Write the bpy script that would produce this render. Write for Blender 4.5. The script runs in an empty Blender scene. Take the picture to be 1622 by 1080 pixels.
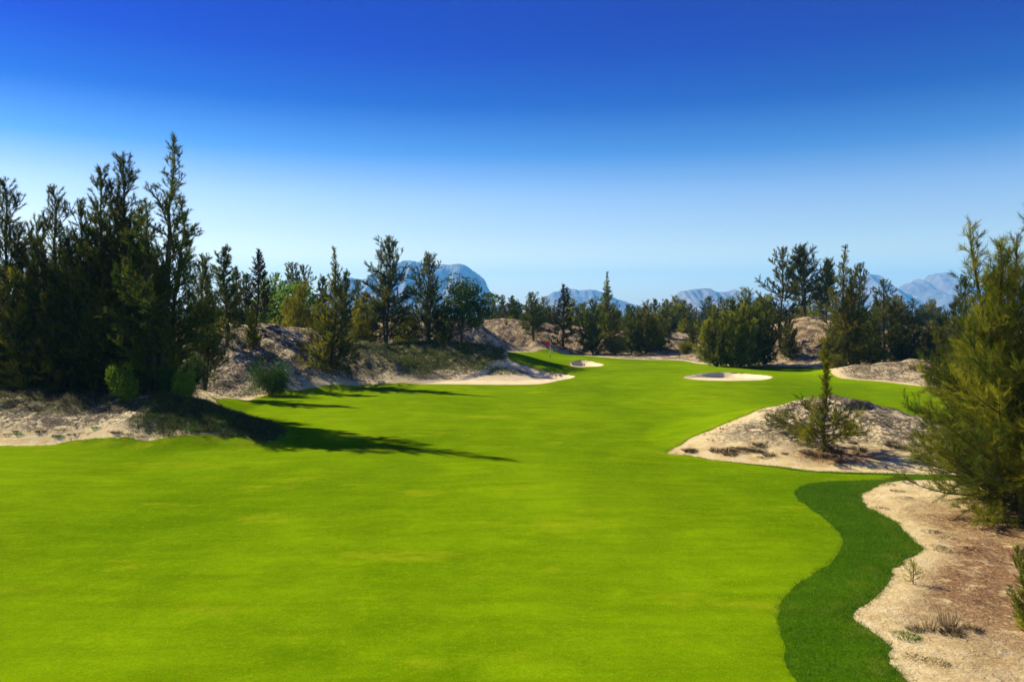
import bpy, math, random
import numpy as np
from mathutils import Vector

# ------------------------------------------------------------------ camera, sky, sun, exposure
scene = bpy.context.scene
COL = scene.collection
CAM_Z = 6.5
FPX, CX, HY = 1262.0, 811.0, 500.0            # photograph: focal length, centre, horizon (pixels)

cam_d = bpy.data.cameras.new('camera')
cam_d.sensor_width = 36.0
cam_d.lens = 36.0 * FPX / 1622.0
cam_d.clip_start = 0.1
cam_d.clip_end = 40000
cam = bpy.data.objects.new('camera', cam_d)
cam.location = (0, 0, CAM_Z)
cam.rotation_euler = (math.radians(90) - math.atan((540 - HY) / FPX), 0, 0)
COL.objects.link(cam)
scene.camera = cam

SUN_EL = math.radians(36)
SUN_AZ = math.radians(31)                      # ahead of due left
sun_dir = Vector((-math.cos(SUN_AZ) * math.cos(SUN_EL), math.sin(SUN_AZ) * math.cos(SUN_EL), math.sin(SUN_EL)))

world = bpy.data.worlds.new('World')
scene.world = world
world.use_nodes = True
wt = world.node_tree
wt.nodes.clear()
w_out = wt.nodes.new('ShaderNodeOutputWorld')
w_bg = wt.nodes.new('ShaderNodeBackground')
w_sky = wt.nodes.new('ShaderNodeTexSky')
w_sky.sky_type = 'NISHITA'
w_sky.sun_disc = False
w_sky.sun_elevation = SUN_EL
w_sky.sun_rotation = math.atan2(sun_dir.x, sun_dir.y)
w_sky.air_density = 1.0
w_sky.dust_density = 0.6
w_sky.ozone_density = 4.0
w_tc = wt.nodes.new('ShaderNodeTexCoord')
w_sep = wt.nodes.new('ShaderNodeSeparateXYZ')
w_ramp = wt.nodes.new('ShaderNodeValToRGB')    # polarised deep blue of a dry clear sky, by elevation
w_ramp.color_ramp.interpolation = 'LINEAR'
el = w_ramp.color_ramp.elements
el[0].position = 0.0000; el[0].color = (1.0, 1.0, 1.0, 1)
el[1].position = 1.0; el[1].color = (0.006, 0.036, 0.34, 1)
for p, c in ((0.0198, (1.0, 1.0, 1.0, 1)), (0.0475, (1.0, 1.0, 0.9622, 1)), (0.0743, (0.9943, 0.8613, 0.7293, 1)), (0.1037, (0.7754, 0.688, 0.6483, 1)), (0.1471, (0.5396, 0.5415, 0.6084, 1)), (0.1966, (0.1427, 0.301, 0.5063, 1)), (0.2513, (0.02, 0.118, 0.3886, 1)), (0.3094, (0.008, 0.045, 0.3588, 1)), (0.3433, (0.006, 0.036, 0.34, 1))):
    e = el.new(p); e.color = c
w_mul = wt.nodes.new('ShaderNodeMix'); w_mul.data_type = 'RGBA'; w_mul.blend_type = 'MULTIPLY'
w_mul.inputs[0].default_value = 1.0
wt.links.new(w_tc.outputs['Generated'], w_sep.inputs[0])
wt.links.new(w_sep.outputs['Z'], w_ramp.inputs[0])
wt.links.new(w_sky.outputs[0], w_mul.inputs[6])
wt.links.new(w_ramp.outputs[0], w_mul.inputs[7])
wt.links.new(w_mul.outputs[2], w_bg.inputs['Color'])
w_bg.inputs['Strength'].default_value = 0.15
wt.links.new(w_bg.outputs[0], w_out.inputs['Surface'])

sun_l = bpy.data.lights.new('sun', 'SUN')
sun_l.energy = 4.5
sun_l.angle = math.radians(0.53)
sun_l.color = (1.0, 0.89, 0.70)
sun = bpy.data.objects.new('sun', sun_l)
sun.rotation_euler = sun_dir.to_track_quat('Z', 'Y').to_euler()
sun.location = (-60, 30, 60)
COL.objects.link(sun)

scene.view_settings.view_transform = 'Standard'
scene.view_settings.look = 'None'
scene.view_settings.exposure = 0.92
scene.view_settings.gamma = 1.0
scene.cycles.use_denoising = True
scene.cycles.max_bounces = 6
scene.cycles.diffuse_bounces = 3
scene.cycles.transmission_bounces = 3
scene.cycles.volume_bounces = 2
scene.cycles.transparent_max_bounces = 4

rng = np.random.default_rng(11)
random.seed(5)

# ------------------------------------------------------------------ numeric helpers
def smooth(a, b, x):
    t = np.clip((x - a) / (b - a), 0, 1)
    return t * t * (3 - 2 * t)

def vnoise(x, y, seed=0):
    xi = np.floor(x).astype(np.int64); yi = np.floor(y).astype(np.int64)
    fx = x - xi; fy = y - yi
    fx = fx * fx * (3 - 2 * fx); fy = fy * fy * (3 - 2 * fy)
    def h(a, b):
        n = (a * 374761393 + b * 668265263 + seed * 1442695041) & 0xFFFFFFFF
        n = ((n ^ (n >> 13)) * 1274126177) & 0xFFFFFFFF
        n = n ^ (n >> 16)
        return (n & 0xFFFF) / 32767.5 - 1.0
    a = h(xi, yi); b = h(xi + 1, yi); c = h(xi, yi + 1); d = h(xi + 1, yi + 1)
    return (a * (1 - fx) + b * fx) * (1 - fy) + (c * (1 - fx) + d * fx) * fy

def fbm(x, y, octaves=4, seed=0, gain=0.5):
    s = np.zeros_like(x); amp = 1.0; tot = 0
    for k in range(octaves):
        s = s + amp * vnoise(x * 2 ** k + 17.3 * k, y * 2 ** k - 9.1 * k, seed + k)
        tot += amp; amp *= gain
    return s / tot

def world_at(px, py, d):
    """point on the pixel's ray at ground distance d"""
    return ((px - CX) / FPX * d, d, CAM_Z + (HY - py) / FPX * d)

# ------------------------------------------------------------------ the lie of the land
def base_z(x, y):
    z = 0.5 * smooth(38, 118, y) * 0 + np.clip((y - 40) / 75.0, 0, 1) * 0.5
    z = z + 2.2 * smooth(128, 165, y) - 2.7 * smooth(350, 900, y)
    z = z + 1.2 * smooth(32, 60, np.abs(x)) * (1 - smooth(350, 900, y)) * smooth(20, 60, y)
    z = z + 0.16 * np.sin(y * 0.16 + 0.7 + x * 0.035) * smooth(30, 45, y) * (1 - smooth(95, 110, y))
    z = z + 0.10 * np.sin(x * 0.21 + y * 0.05) * (1 - smooth(100, 120, y))
    return z

RIDGES = [
    # (pixel x, pixel y, distance, half width) along each crest
    [(-200, 620, 46.5, 7), (60, 622, 46, 6), (200, 618, 45.5, 5.5), (270, 622, 44.2, 5), (330, 650, 42.6, 4.2), (375, 676, 41.6, 3), (412, 698, 41, 1.4)],
    [(-250, 570, 62, 16), (0, 575, 58, 13), (190, 592, 54, 9)],
    [(120, 530, 74, 13), (250, 520, 75, 13), (340, 512, 76, 13), (425, 514, 77, 12), (500, 522, 79, 10.5), (560, 540, 79, 9), (610, 566, 77, 6), (655, 596, 76, 3)],
    [(560, 552, 90, 8), (600, 547, 89, 10.5), (680, 545, 89, 11), (760, 549, 89, 11), (800, 563, 88, 9)],
    [(640, 500, 112, 12), (700, 500, 112, 10), (740, 506, 112, 8), (775, 528, 113, 5), (810, 546, 114, 2.6), (832, 554, 114, 1.2)],
    [(640, 505, 132, 14), (740, 505, 132, 14), (800, 505, 134, 15), (850, 511, 136, 14), (895, 522, 136, 11)],
    [(880, 520, 139, 15), (960, 521, 141, 16), (1050, 527, 143, 15), (1130, 536, 140, 13), (1200, 545, 135, 12)],
    [(1195, 556, 112, 9), (1240, 520, 117, 15), (1285, 500, 119, 19), (1330, 505, 119, 18), (1420, 530, 117, 14), (1550, 530, 112, 14)],
    [(1322, 596, 82, 4), (1370, 577, 84, 6.5), (1440, 570, 85, 7.5), (1500, 574, 84, 8), (1600, 570, 82, 10)],
    [(1066, 716, 38, 1.6), (1180, 680, 40.2, 4.8), (1255, 654, 42.0, 7.6), (1306, 638, 42.6, 8.8), (1385, 664, 41.3, 8.0), (1470, 693, 39.5, 7), (1530, 720, 38, 5)],
]
WIDE = [  # grassed swells
    [(775, 553, 118, 13), (802, 563, 101, 12), (825, 573, 90, 10), (880, 589, 83, 6)],
    [(920, 567, 106, 7), (955, 572, 104, 5)],
    [(1100, 586, 93, 6), (1150, 582, 94, 6.5), (1215, 586, 93, 6)],
    [(1110, 571, 118, 8), (1180, 574, 108, 8)],
]
def ridge_pts(r):
    out = []
    for (px, py, d, w) in r:
        x, y, z = world_at(px, py, d)
        out.append((x, y, max(0.05, z - float(base_z(np.array([x]), np.array([y]))[0])), w))
    return out
RIDGE_P = [ridge_pts(r) for r in RIDGES]
WIDE_P = [ridge_pts(r) for r in WIDE]

def ridge(x, y, pts, soft):
    best = np.zeros_like(x)
    for (x0, y0, h0, w0), (x1, y1, h1, w1) in zip(pts[:-1], pts[1:]):
        dx, dy = x1 - x0, y1 - y0
        t = np.clip(((x - x0) * dx + (y - y0) * dy) / (dx * dx + dy * dy), 0, 1)
        dist = np.hypot(x - x0 - t * dx, y - y0 - t * dy)
        w = w0 + (w1 - w0) * t; hh = h0 + (h1 - h0) * t
        s = np.clip(dist / w, 0, 1)
        if soft: p = (1 - s * s) ** 2
        else:    p = np.clip(1 - s, 0, 1); p = p * (1 + 0.55 * s * p) ; p = np.where(s < 0.12, p - 0.0 * s, p)
        best = np.maximum(best, hh * p)
    return best

def land0(x, y):
    acc = np.zeros_like(x)
    for r in RIDGE_P: acc = acc + ridge(x, y, r, False) ** 4
    for r in WIDE_P: acc = acc + ridge(x, y, r, True) ** 4
    return base_z(x, y) + acc ** 0.25

_ds = np.concatenate([np.arange(6, 60, 0.2), np.arange(60, 400, 0.4)])
def hit(px, py):
    x = (px - CX) / FPX * _ds; z = CAM_Z + (HY - py) / FPX * _ds
    below = np.nonzero(land0(x, _ds) > z)[0]
    d = _ds[below[0]] if len(below) else 400.0
    return ((px - CX) / FPX * d, d)

def curve(pts, n=6, closed=True):
    """points ('w',x,y) or (px,py) -> smooth closed outline in metres"""
    P = np.array([(p[1], p[2]) if p[0] == 'w' else hit(*p) for p in pts], float)
    out = []
    N = len(P)
    for i in range(N):
        p0, p1, p2, p3 = P[i - 1], P[i], P[(i + 1) % N], P[(i + 2) % N]
        for k in range(n):
            t = k / n
            out.append(0.5 * ((2 * p1) + (-p0 + p2) * t + (2 * p0 - 5 * p1 + 4 * p2 - p3) * t * t + (-p0 + 3 * p1 - 3 * p2 + p3) * t ** 3))
    return np.array(out)

def sdf(x, y, poly):
    """signed distance, negative inside"""
    shp = x.shape; x = x.ravel(); y = y.ravel()
    d2 = np.full(x.shape, 1e18); inside = np.zeros(x.shape, bool)
    A = poly; B = np.roll(poly, -1, axis=0)
    for (ax, ay), (bx, by) in zip(A, B):
        ex, ey = bx - ax, by - ay
        L = ex * ex + ey * ey
        if L < 1e-12: continue
        t = np.clip(((x - ax) * ex + (y - ay) * ey) / L, 0, 1)
        d2 = np.minimum(d2, (x - ax - t * ex) ** 2 + (y - ay - t * ey) ** 2)
        c = ((ay > y) != (by > y))
        if ey != 0: inside ^= c & (x < ex * (y - ay) / ey + ax)
    d = np.sqrt(d2)
    return np.where(inside, -d, d).reshape(shp)

W = 'w'
GRASS = curve([(W, -75, -28), (W, -75, 36), (W, -40, 39.5), (0, 708), (120, 701), (250, 697), (330, 690), (385, 695), (420, 702), (W, -12.3, 43), (W, -15, 47), (W, -19, 52),
    (W, -23, 58), (345, 633), (420, 627), (470, 620), (500, 614), (560, 612), (660, 608.5), (760, 610), (850, 609.5), (885, 603), (912, 597), (880, 591.5), (850, 586), (826, 578), (806, 571),
    (W, -0.7, 96), (W, -0.9, 103), (W, 0.1, 108.5), (W, 2.1, 112.5), (850, 556), (890, 559), (930, 564), (1000, 569), (1075, 571), (1112, 577), (1190, 580), (1300, 583), (1322, 596), (1400, 605), (1480, 614),
    (W, 39, 70), (W, 46, 62), (W, 44, 50), (W, 36, 40), (W, 27, 33.5), (W, 20, 31.6), (1475, 762), (1420, 765), (1380, 778), (1368, 795), (1390, 812), (1430, 835), (1455, 865), (1462, 880),
    (1420, 905), (1418, 925), (1385, 955), (1357, 978), (1375, 1000), (1410, 1030), (1437, 1080), (W, 7.2, 12), (W, 8, 5), (W, 9, -28)], 5)
ISLAND = curve([(1059, 718), (1090, 723), (1150, 732), (1230, 741), (1300, 748), (1400, 752), (1480, 754), (W, 20, 33), (W, 25, 37), (W, 26, 43), (W, 22, 47.5), (W, 16.5, 46.2), (W, 12.6, 42.8), (W, 9.2, 39.9)], 6)
ROUGH = curve([(1262, 782), (1275, 800), (1318, 833), (1340, 862), (1325, 895), (1280, 925), (1247, 955), (1237, 987), (1245, 1030), (1262, 1080), (W, 5, 11), (W, 5.5, 4), (W, 7, -28),
    (W, 30, -28), (W, 30, 29), (1500, 758), (1400, 762), (1330, 766), (1285, 771)], 6)
BUNKERS = [
    curve([(661, 607), (700, 603), (735, 596), (765, 585), (775, 575), (800, 570), (826, 578), (850, 586), (880, 591.5), (912, 597), (885, 603), (850, 609.5), (760, 610), (700, 609.5)], 5),
    curve([(903, 574), (915, 571), (935, 572), (957, 578.5), (935, 581), (908, 580.5)], 6),
    curve([(1083, 598), (1110, 592), (1140, 590), (1180, 591.5), (1222, 596), (1213, 602), (1160, 604), (1110, 602.5)], 6),
]
BUNK_Y = [(b[:, 1].min(), b[:, 1].max()) for b in BUNKERS]

def fields(x, y):
    g = np.maximum(sdf(x, y, GRASS), -sdf(x, y, ISLAND))
    bs = [sdf(x, y, b) for b in BUNKERS]
    for b in bs: g = np.maximum(g, -b)
    wob = 0.10 * vnoise(x * 1.7, y * 1.7, 3) + 0.05 * vnoise(x * 5, y * 5, 4)
    g = g + wob * smooth(2, 0, np.abs(g))
    r = np.minimum(sdf(x, y, ROUGH), sdf(x, y, ISLAND) - 0.55 * smooth(8, 12, x) * smooth(38, 35, y)) + 0.05 * vnoise(x * 3, y * 3, 8)
    return g, r, bs

def land(x, y, g=None, bs=None):
    """-> height of the bare ground, height of the mown grass"""
    if g is None: g, _, bs = fields(x, y)
    h0 = land0(x, y)
    bmin = np.min(bs, axis=0)
    near = 1 - smooth(150, 260, y)
    m = smooth(0.0, 2.5, g) * near
    hill = smooth(0.1, 1.6, h0 - base_z(x, y))
    rid = 1 - np.abs(fbm(x * 0.42 + 3, y * 0.42, 4, 21))
    n = (0.55 * fbm(x * 0.16, y * 0.16, 4, 30) + 0.42 * (rid - 0.75)) * hill + 0.13 * fbm(x * 0.9, y * 0.9, 4, 50) + 0.20 * hill * fbm(x * 1.6, y * 1.6, 3, 70)
    sand = h0 + n * m * smooth(-0.2, 1.0, bmin)
    for b, (y0, y1) in zip(bs, BUNK_Y):
        sand = sand - 0.60 * smooth(0.0, 0.7, -b) * np.clip((y - y0) / (y1 - y0) * 1.3 - 0.2, 0, 1)
    sand = sand - 0.35 * smooth(0.3, 0.9, -g)
    und = 0.07 * fbm(x * 0.22, y * 0.13, 3, 120) + 0.035 * fbm(x * 0.6, y * 0.35, 2, 130)
    grass = h0 + und * smooth(0.0, 2.5, -g) * (1 - smooth(150, 200, y)) + 0.022 * smooth(0.0, 0.3, -g) + 0.008
    return sand, grass

# ------------------------------------------------------------------ mesh helpers
def mesh_obj(name, verts, faces, mat, parent=None, attrs=None, smooth_shade=True, label=None, cat=None, group=None, kind=None):
    me = bpy.data.meshes.new(name)
    verts = np.asarray(verts, np.float32); faces = np.asarray(faces, np.int32)
    nv, nf, k = len(verts), len(faces), faces.shape[1]
    me.vertices.add(nv); me.vertices.foreach_set('co', verts.ravel())
    me.loops.add(nf * k); me.loops.foreach_set('vertex_index', faces.ravel())
    me.polygons.add(nf)
    me.polygons.foreach_set('loop_start', np.arange(0, nf * k, k, dtype=np.int32))
    try: me.polygons.foreach_set('loop_total', np.full(nf, k, np.int32))
    except Exception: pass
    me.polygons.foreach_set('use_smooth', np.full(nf, smooth_shade))
    me.update(calc_edges=True)
    for an, av in (attrs or {}).items():
        a = me.attributes.new(an, 'FLOAT', 'POINT')
        a.data.foreach_set('value', np.asarray(av, np.float32))
    if mat: me.materials.append(mat)
    o = bpy.data.objects.new(name, me)
    COL.objects.link(o)
    if parent: o.parent = parent
    tag(o, label, cat, group, kind)
    return o

def tag(o, label=None, cat=None, group=None, kind=None):
    if label: o['label'] = label
    if cat: o['category'] = cat
    if group: o['group'] = group
    if kind: o['kind'] = kind
    return o

def clip_tris(V, F, s, keep_neg=True):
    """keep the part of a triangle sheet where s < 0; V has any number of columns"""
    if not keep_neg: s = -s
    ins = s < 0
    cnt = ins[F].sum(1)
    full = F[cnt == 3]
    newV = [V]; newF = [full]; base = len(V)
    def cutp(a, b):
        t = s[a] / (s[a] - s[b])
        return V[a] + (V[b] - V[a]) * t[:, None]
    T = F[cnt == 1]
    if len(T):
        k = np.argmax(ins[T], axis=1); r = np.arange(len(T))
        a, b, c = T[r, k], T[r, (k + 1) % 3], T[r, (k + 2) % 3]
        newV += [cutp(a, b), cutp(a, c)]
        n = len(T); i1 = base + np.arange(n); i2 = i1 + n; base += 2 * n
        newF.append(np.stack([a, i1, i2], 1))
    T = F[cnt == 2]
    if len(T):
        k = np.argmin(ins[T], axis=1); r = np.arange(len(T))
        a, b, c = T[r, k], T[r, (k + 1) % 3], T[r, (k + 2) % 3]      # a outside
        newV += [cutp(b, a), cutp(c, a)]
        n = len(T); i1 = base + np.arange(n); i2 = i1 + n; base += 2 * n
        newF.append(np.stack([i1, b, c], 1)); newF.append(np.stack([i1, c, i2], 1))
    V2 = np.concatenate(newV); F2 = np.concatenate(newF)
    used, inv = np.unique(F2.ravel(), return_inverse=True)
    V2 = V2[used]; F2 = inv.reshape(-1, 3)
    _, first, inv = np.unique(np.round(V2[:, :2] * 2000).astype(np.int64), axis=0, return_index=True, return_inverse=True)
    F2 = inv.ravel()[F2]; V2 = V2[first]
    ok = (F2[:, 0] != F2[:, 1]) & (F2[:, 1] != F2[:, 2]) & (F2[:, 0] != F2[:, 2])
    return V2, F2[ok]

# ------------------------------------------------------------------ materials
def new_mat(name):
    m = bpy.data.materials.new(name); m.use_nodes = True
    nt = m.node_tree
    return m, nt, nt.nodes['Principled BSDF']

class NT:
    def __init__(self, nt): self.nt = nt; self.pos = None
    def n(self, t, **kw):
        x = self.nt.nodes.new(t)
        for k, v in kw.items(): setattr(x, k, v)
        return x
    def link(self, a, b): self.nt.links.new(a, b)
    def co(self):
        if self.pos is None: self.pos = self.n('ShaderNodeTexCoord').outputs['Object']
        return self.pos
    def noise(self, scale, detail=3, rough=0.55, stretch=None, dist=0.0):
        x = self.n('ShaderNodeTexNoise'); x.inputs['Scale'].default_value = scale; x.inputs['Detail'].default_value = detail
        x.inputs['Roughness'].default_value = rough; x.inputs['Distortion'].default_value = dist
        if stretch:
            mp = self.n('ShaderNodeMapping'); mp.inputs['Scale'].default_value = stretch
            if len(stretch) > 3: pass
            self.link(self.co(), mp.inputs[0]); self.link(mp.outputs[0], x.inputs['Vector'])
        else: self.link(self.co(), x.inputs['Vector'])
        return x.outputs['Fac']
    def ramp(self, fac, stops, interp='LINEAR'):
        r = self.n('ShaderNodeValToRGB'); r.color_ramp.interpolation = interp
        e = r.color_ramp.elements
        e[0].position, e[0].color = stops[0][0], col4(stops[0][1])
        e[1].position, e[1].color = stops[-1][0], col4(stops[-1][1])
        for p, c in stops[1:-1]:
            q = e.new(p); q.color = col4(c)
        self.link(fac, r.inputs[0]); return r.outputs[0]
    def mix(self, fac, a, b, mode='MIX'):
        m = self.n('ShaderNodeMix', data_type='RGBA', blend_type=mode)
        for s, v in ((m.inputs[0], fac), (m.inputs[6], a), (m.inputs[7], b)):
            if hasattr(v, 'links'): self.link(v, s)
            elif isinstance(v, (int, float)): s.default_value = v
            else: s.default_value = col4(v)
        return m.outputs[2]
    def math(self, op, a, b=0.0, clamp=False):
        m = self.n('ShaderNodeMath', operation=op, use_clamp=clamp)
        for s, v in ((m.inputs[0], a), (m.inputs[1], b)):
            if hasattr(v, 'links'): self.link(v, s)
            else: s.default_value = v
        return m.outputs[0]
    def attr(self, name): return self.n('ShaderNodeAttribute', attribute_name=name).outputs['Fac']
    def bump(self, h, strength, dist, normal=None):
        b = self.n('ShaderNodeBump'); b.inputs['Strength'].default_value = strength; b.inputs['Distance'].default_value = dist
        self.link(h, b.inputs['Height'])
        if normal: self.link(normal, b.inputs['Normal'])
        return b.outputs[0]

def col4(c):
    if isinstance(c, (int, float)): return (c, c, c, 1)
    return tuple(c) + (1,) if len(c) == 3 else c

def ground_material():
    m, nt, bs = new_mat('sand_and_scrub'); t = NT(nt)
    fine = t.noise(9, 5, 0.65); mid = t.noise(1.6, 4, 0.6); big = t.noise(0.22, 4, 0.55)
    sand = t.ramp(mid, [(0.3, (0.60, 0.44, 0.18)), (0.5, (0.77, 0.61, 0.28)), (0.7, (0.84, 0.71, 0.39))])
    sand = t.mix(t.math('MULTIPLY', fine, 0.30), sand, (0.44, 0.32, 0.17))
    pale = t.ramp(fine, [(0.3, (0.54, 0.42, 0.21)), (0.55, (0.75, 0.62, 0.35)), (0.75, (0.85, 0.75, 0.50))])
    dune = t.attr('dune')
    colr = t.mix(dune, sand, pale)
    # dead twigs and matted runners on the dunes
    mat1 = t.noise(4.4, 6, 0.72, (1.0, 1.15, 1.2), 0.3)
    cover = t.math('ADD', mat1, t.math('MULTIPLY', t.math('SUBTRACT', t.noise(0.55, 4, 0.6), 0.5), 0.55))
    patch = t.ramp(cover, [(0.42, 0.0), (0.50, 1.0)])
    brown = t.ramp(t.noise(4.2, 4, 0.7), [(0.3, (0.050, 0.038, 0.024)), (0.5, (0.125, 0.098, 0.058)), (0.7, (0.23, 0.185, 0.115))])
    colr = t.mix(t.math('MULTIPLY', patch, t.math('MULTIPLY', dune, t.attr('mess'))), colr, brown)
    # fallen needles
    lit = t.math('MULTIPLY', t.attr('litter'), t.ramp(t.noise(2.2, 5, 0.7), [(0.30, 0.0), (0.48, 1.0)]))
    litc = t.ramp(t.noise(14, 4, 0.7), [(0.34, (0.13, 0.065, 0.028)), (0.5, (0.28, 0.155, 0.065)), (0.68, (0.50, 0.33, 0.15))])
    colr = t.mix(lit, colr, litc)
    # low green and dry growth
    gr = t.math('MULTIPLY', t.attr('scrub'), t.ramp(t.noise(1.4, 5, 0.65), [(0.33, 0.0), (0.5, 1.0)]))
    grc = t.ramp(t.noise(0.7, 5, 0.7), [(0.3, (0.030, 0.045, 0.010)), (0.5, (0.075, 0.085, 0.018)), (0.7, (0.15, 0.12, 0.04))])
    colr = t.mix(gr, colr, grc)
    t.link(colr, bs.inputs['Base Color'])
    bs.inputs['Roughness'].default_value = 0.95
    bs.inputs['Specular IOR Level'].default_value = 0.15
    hsum = t.math('ADD', t.math('MULTIPLY', mat1, 0.8), t.math('MULTIPLY', fine, 0.22))
    t.link(t.bump(hsum, 0.9, 0.14), bs.inputs['Normal'])
    return m

def bunker_material():
    m, nt, bs = new_mat('bunker_sand'); t = NT(nt)
    c = t.ramp(t.noise(1.1, 5, 0.6), [(0.3, (0.64, 0.51, 0.27)), (0.7, (0.80, 0.68, 0.41))])
    t.link(c, bs.inputs['Base Color']); bs.inputs['Roughness'].default_value = 0.95; bs.inputs['Specular IOR Level'].default_value = 0.1
    t.link(t.bump(t.noise(5, 4, 0.6), 0.5, 0.06), bs.inputs['Normal'])
    return m

def turf_material(name, dark, light, dry, fine_scale, bump_d):
    m, nt, bs = new_mat(name); t = NT(nt)
    big = t.noise(0.10, 3, 0.5, (1, 0.55, 1)); mid = t.noise(0.55, 4, 0.6, (1.0, 1.0, 1)); sm = t.noise(3.2, 4, 0.65)
    blades = t.noise(fine_scale, 3, 0.7)
    f = t.math('ADD', t.math('MULTIPLY', big, 0.55), t.math('ADD', t.math('MULTIPLY', mid, 0.25), t.math('MULTIPLY', sm, 0.20)))
    c = t.ramp(f, [(0.40, dark), (0.58, light)])
    streak = t.noise(0.9, 4, 0.6, (0.35, 1.6, 1), 0.3)
    c = t.mix(t.math('MULTIPLY', t.ramp(streak, [(0.40, 1.0), (0.60, 0.0)]), 0.30), c, tuple(0.62 * k for k in dark))
    dryf = t.ramp(t.noise(0.23, 5, 0.7, (0.8, 1.4, 1)), [(0.57, 0.0), (0.74, 0.75)])
    c = t.mix(dryf, c, dry)
    thin = t.math('MULTIPLY', t.ramp(t.attr('inset'), [(0.0, 1.0), (0.9, 0.0)]), t.ramp(t.noise(1.3, 5, 0.7), [(0.45, 0.0), (0.62, 0.8)]))
    c = t.mix(thin, c, tuple(0.8 * k + e for k, e in zip(dry, (0.05, 0.02, 0.015))))
    speck = t.noise(7.5, 3, 0.75)
    c = t.mix(t.math('MULTIPLY', t.ramp(speck, [(0.52, 0.0), (0.68, 1.0)]), 0.30), c, dry)
    c = t.mix(t.math('MULTIPLY', t.ramp(blades, [(0.35, 1.0), (0.6, 0.0)]), 0.42), c, tuple(0.45 * k for k in dark))
    t.link(c, bs.inputs['Base Color'])
    bs.inputs['Roughness'].default_value = 0.75
    bs.inputs['Specular IOR Level'].default_value = 0.0
    hs = t.math('ADD', blades, t.math('MULTIPLY', sm, 1.5))
    t.link(t.bump(hs, 0.55, bump_d), bs.inputs['Normal'])
    return m

def leaf_material(name, stops, trans=0.35, rough=0.6):
    """colour by the tint each leaf or needle carries"""
    m, nt, bs = new_mat(name); t = NT(nt)
    c = t.ramp(t.attr('tint'), stops)
    oi = t.n('ShaderNodeObjectInfo')
    hv = t.n('ShaderNodeHueSaturation')
    t.link(t.math('ADD', t.math('MULTIPLY', oi.outputs['Random'], 0.035), 0.496), hv.inputs['Hue'])
    t.link(t.math('ADD', t.math('MULTIPLY', oi.outputs['Random'], 0.35), 0.82), hv.inputs['Value'])
    t.link(c, hv.inputs['Color'])
    t.link(hv.outputs[0], bs.inputs['Base Color'])
    bs.inputs['Roughness'].default_value = rough
    bs.inputs['Specular IOR Level'].default_value = 0.2
    tr = t.n('ShaderNodeBsdfTranslucent'); t.link(hv.outputs[0], tr.inputs['Color'])
    mx = t.n('ShaderNodeMixShader'); mx.inputs[0].default_value = trans
    out = nt.nodes['Material Output']
    t.link(bs.outputs[0], mx.inputs[1]); t.link(tr.outputs[0], mx.inputs[2]); t.link(mx.outputs[0], out.inputs['Surface'])
    return m

def bark_material():
    m, nt, bs = new_mat('bark'); t = NT(nt)
    c = t.ramp(t.noise(6, 5, 0.7, (1, 1, 0.25)), [(0.3, (0.035, 0.026, 0.018)), (0.7, (0.14, 0.105, 0.075))])
    t.link(c, bs.inputs['Base Color']); bs.inputs['Roughness'].default_value = 0.9; bs.inputs['Specular IOR Level'].default_value = 0.15
    t.link(t.bump(t.noise(11, 4, 0.7, (1, 1, 0.2)), 0.7, 0.03), bs.inputs['Normal'])
    return m

def rock_material():
    m, nt, bs = new_mat('mountain_rock'); t = NT(nt)
    rock = t.ramp(t.noise(0.009, 6, 0.65, (1, 1, 0.35)), [(0.32, (0.26, 0.24, 0.23)), (0.55, (0.42, 0.40, 0.38)), (0.72, (0.60, 0.57, 0.54))])
    veg = t.ramp(t.noise(0.015, 5, 0.7), [(0.3, (0.02, 0.035, 0.012)), (0.7, (0.06, 0.075, 0.025))])
    c = t.mix(t.ramp(t.noise(0.0055, 6, 0.7), [(0.48, 0.0), (0.64, 0.28)]), rock, veg)
    t.link(c, bs.inputs['Base Color']); bs.inputs['Roughness'].default_value = 1.0; bs.inputs['Specular IOR Level'].default_value = 0.0
    t.link(t.bump(t.noise(0.014, 6, 0.7, (1, 1, 0.4)), 1.0, 35.0), bs.inputs['Normal'])
    return m

def plain(name, c, rough=0.5, spec=0.3):
    m, nt, bs = new_mat(name); t = NT(nt)
    cc = t.ramp(t.noise(7, 3, 0.6), [(0.3, tuple(0.85 * k for k in c)), (0.7, c)])
    t.link(cc, bs.inputs['Base Color']); bs.inputs['Roughness'].default_value = rough; bs.inputs['Specular IOR Level'].default_value = spec
    return m

M_GROUND = ground_material()
M_BUNKER = bunker_material()
M_FAIR = turf_material('fairway_turf', (0.112, 0.218, 0.0012), (0.218, 0.355, 0.002), (0.36, 0.39, 0.010), 26, 0.014)
M_ROUGH = turf_material('rough_turf', (0.035, 0.105, 0.0015), (0.075, 0.175, 0.002), (0.15, 0.21, 0.006), 15, 0.03)
M_BLADE = leaf_material('rough_blades', [(0.0, (0.045, 0.125, 0.002)), (0.6, (0.11, 0.225, 0.004)), (1.0, (0.24, 0.31, 0.012))], 0.35)
M_NEEDLE = leaf_material('casuarina_needles', [(0.0, (0.030, 0.052, 0.006)), (0.35, (0.080, 0.104, 0.008)), (0.62, (0.175, 0.172, 0.011)), (0.85, (0.27, 0.23, 0.016)), (1.0, (0.17, 0.10, 0.03))], 0.48)
M_NEEDLE_Y = leaf_material('olive_needles', [(0.0, (0.050, 0.072, 0.006)), (0.35, (0.135, 0.150, 0.007)), (0.65, (0.27, 0.250, 0.012)), (0.88, (0.40, 0.34, 0.02)), (1.0, (0.26, 0.14, 0.035))], 0.50)
M_NEEDLE_B = leaf_material('rusty_needles', [(0.0, (0.016, 0.022, 0.008)), (0.4, (0.042, 0.045, 0.012)), (0.7, (0.085, 0.068, 0.020)), (1.0, (0.14, 0.085, 0.035))], 0.35)
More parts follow.
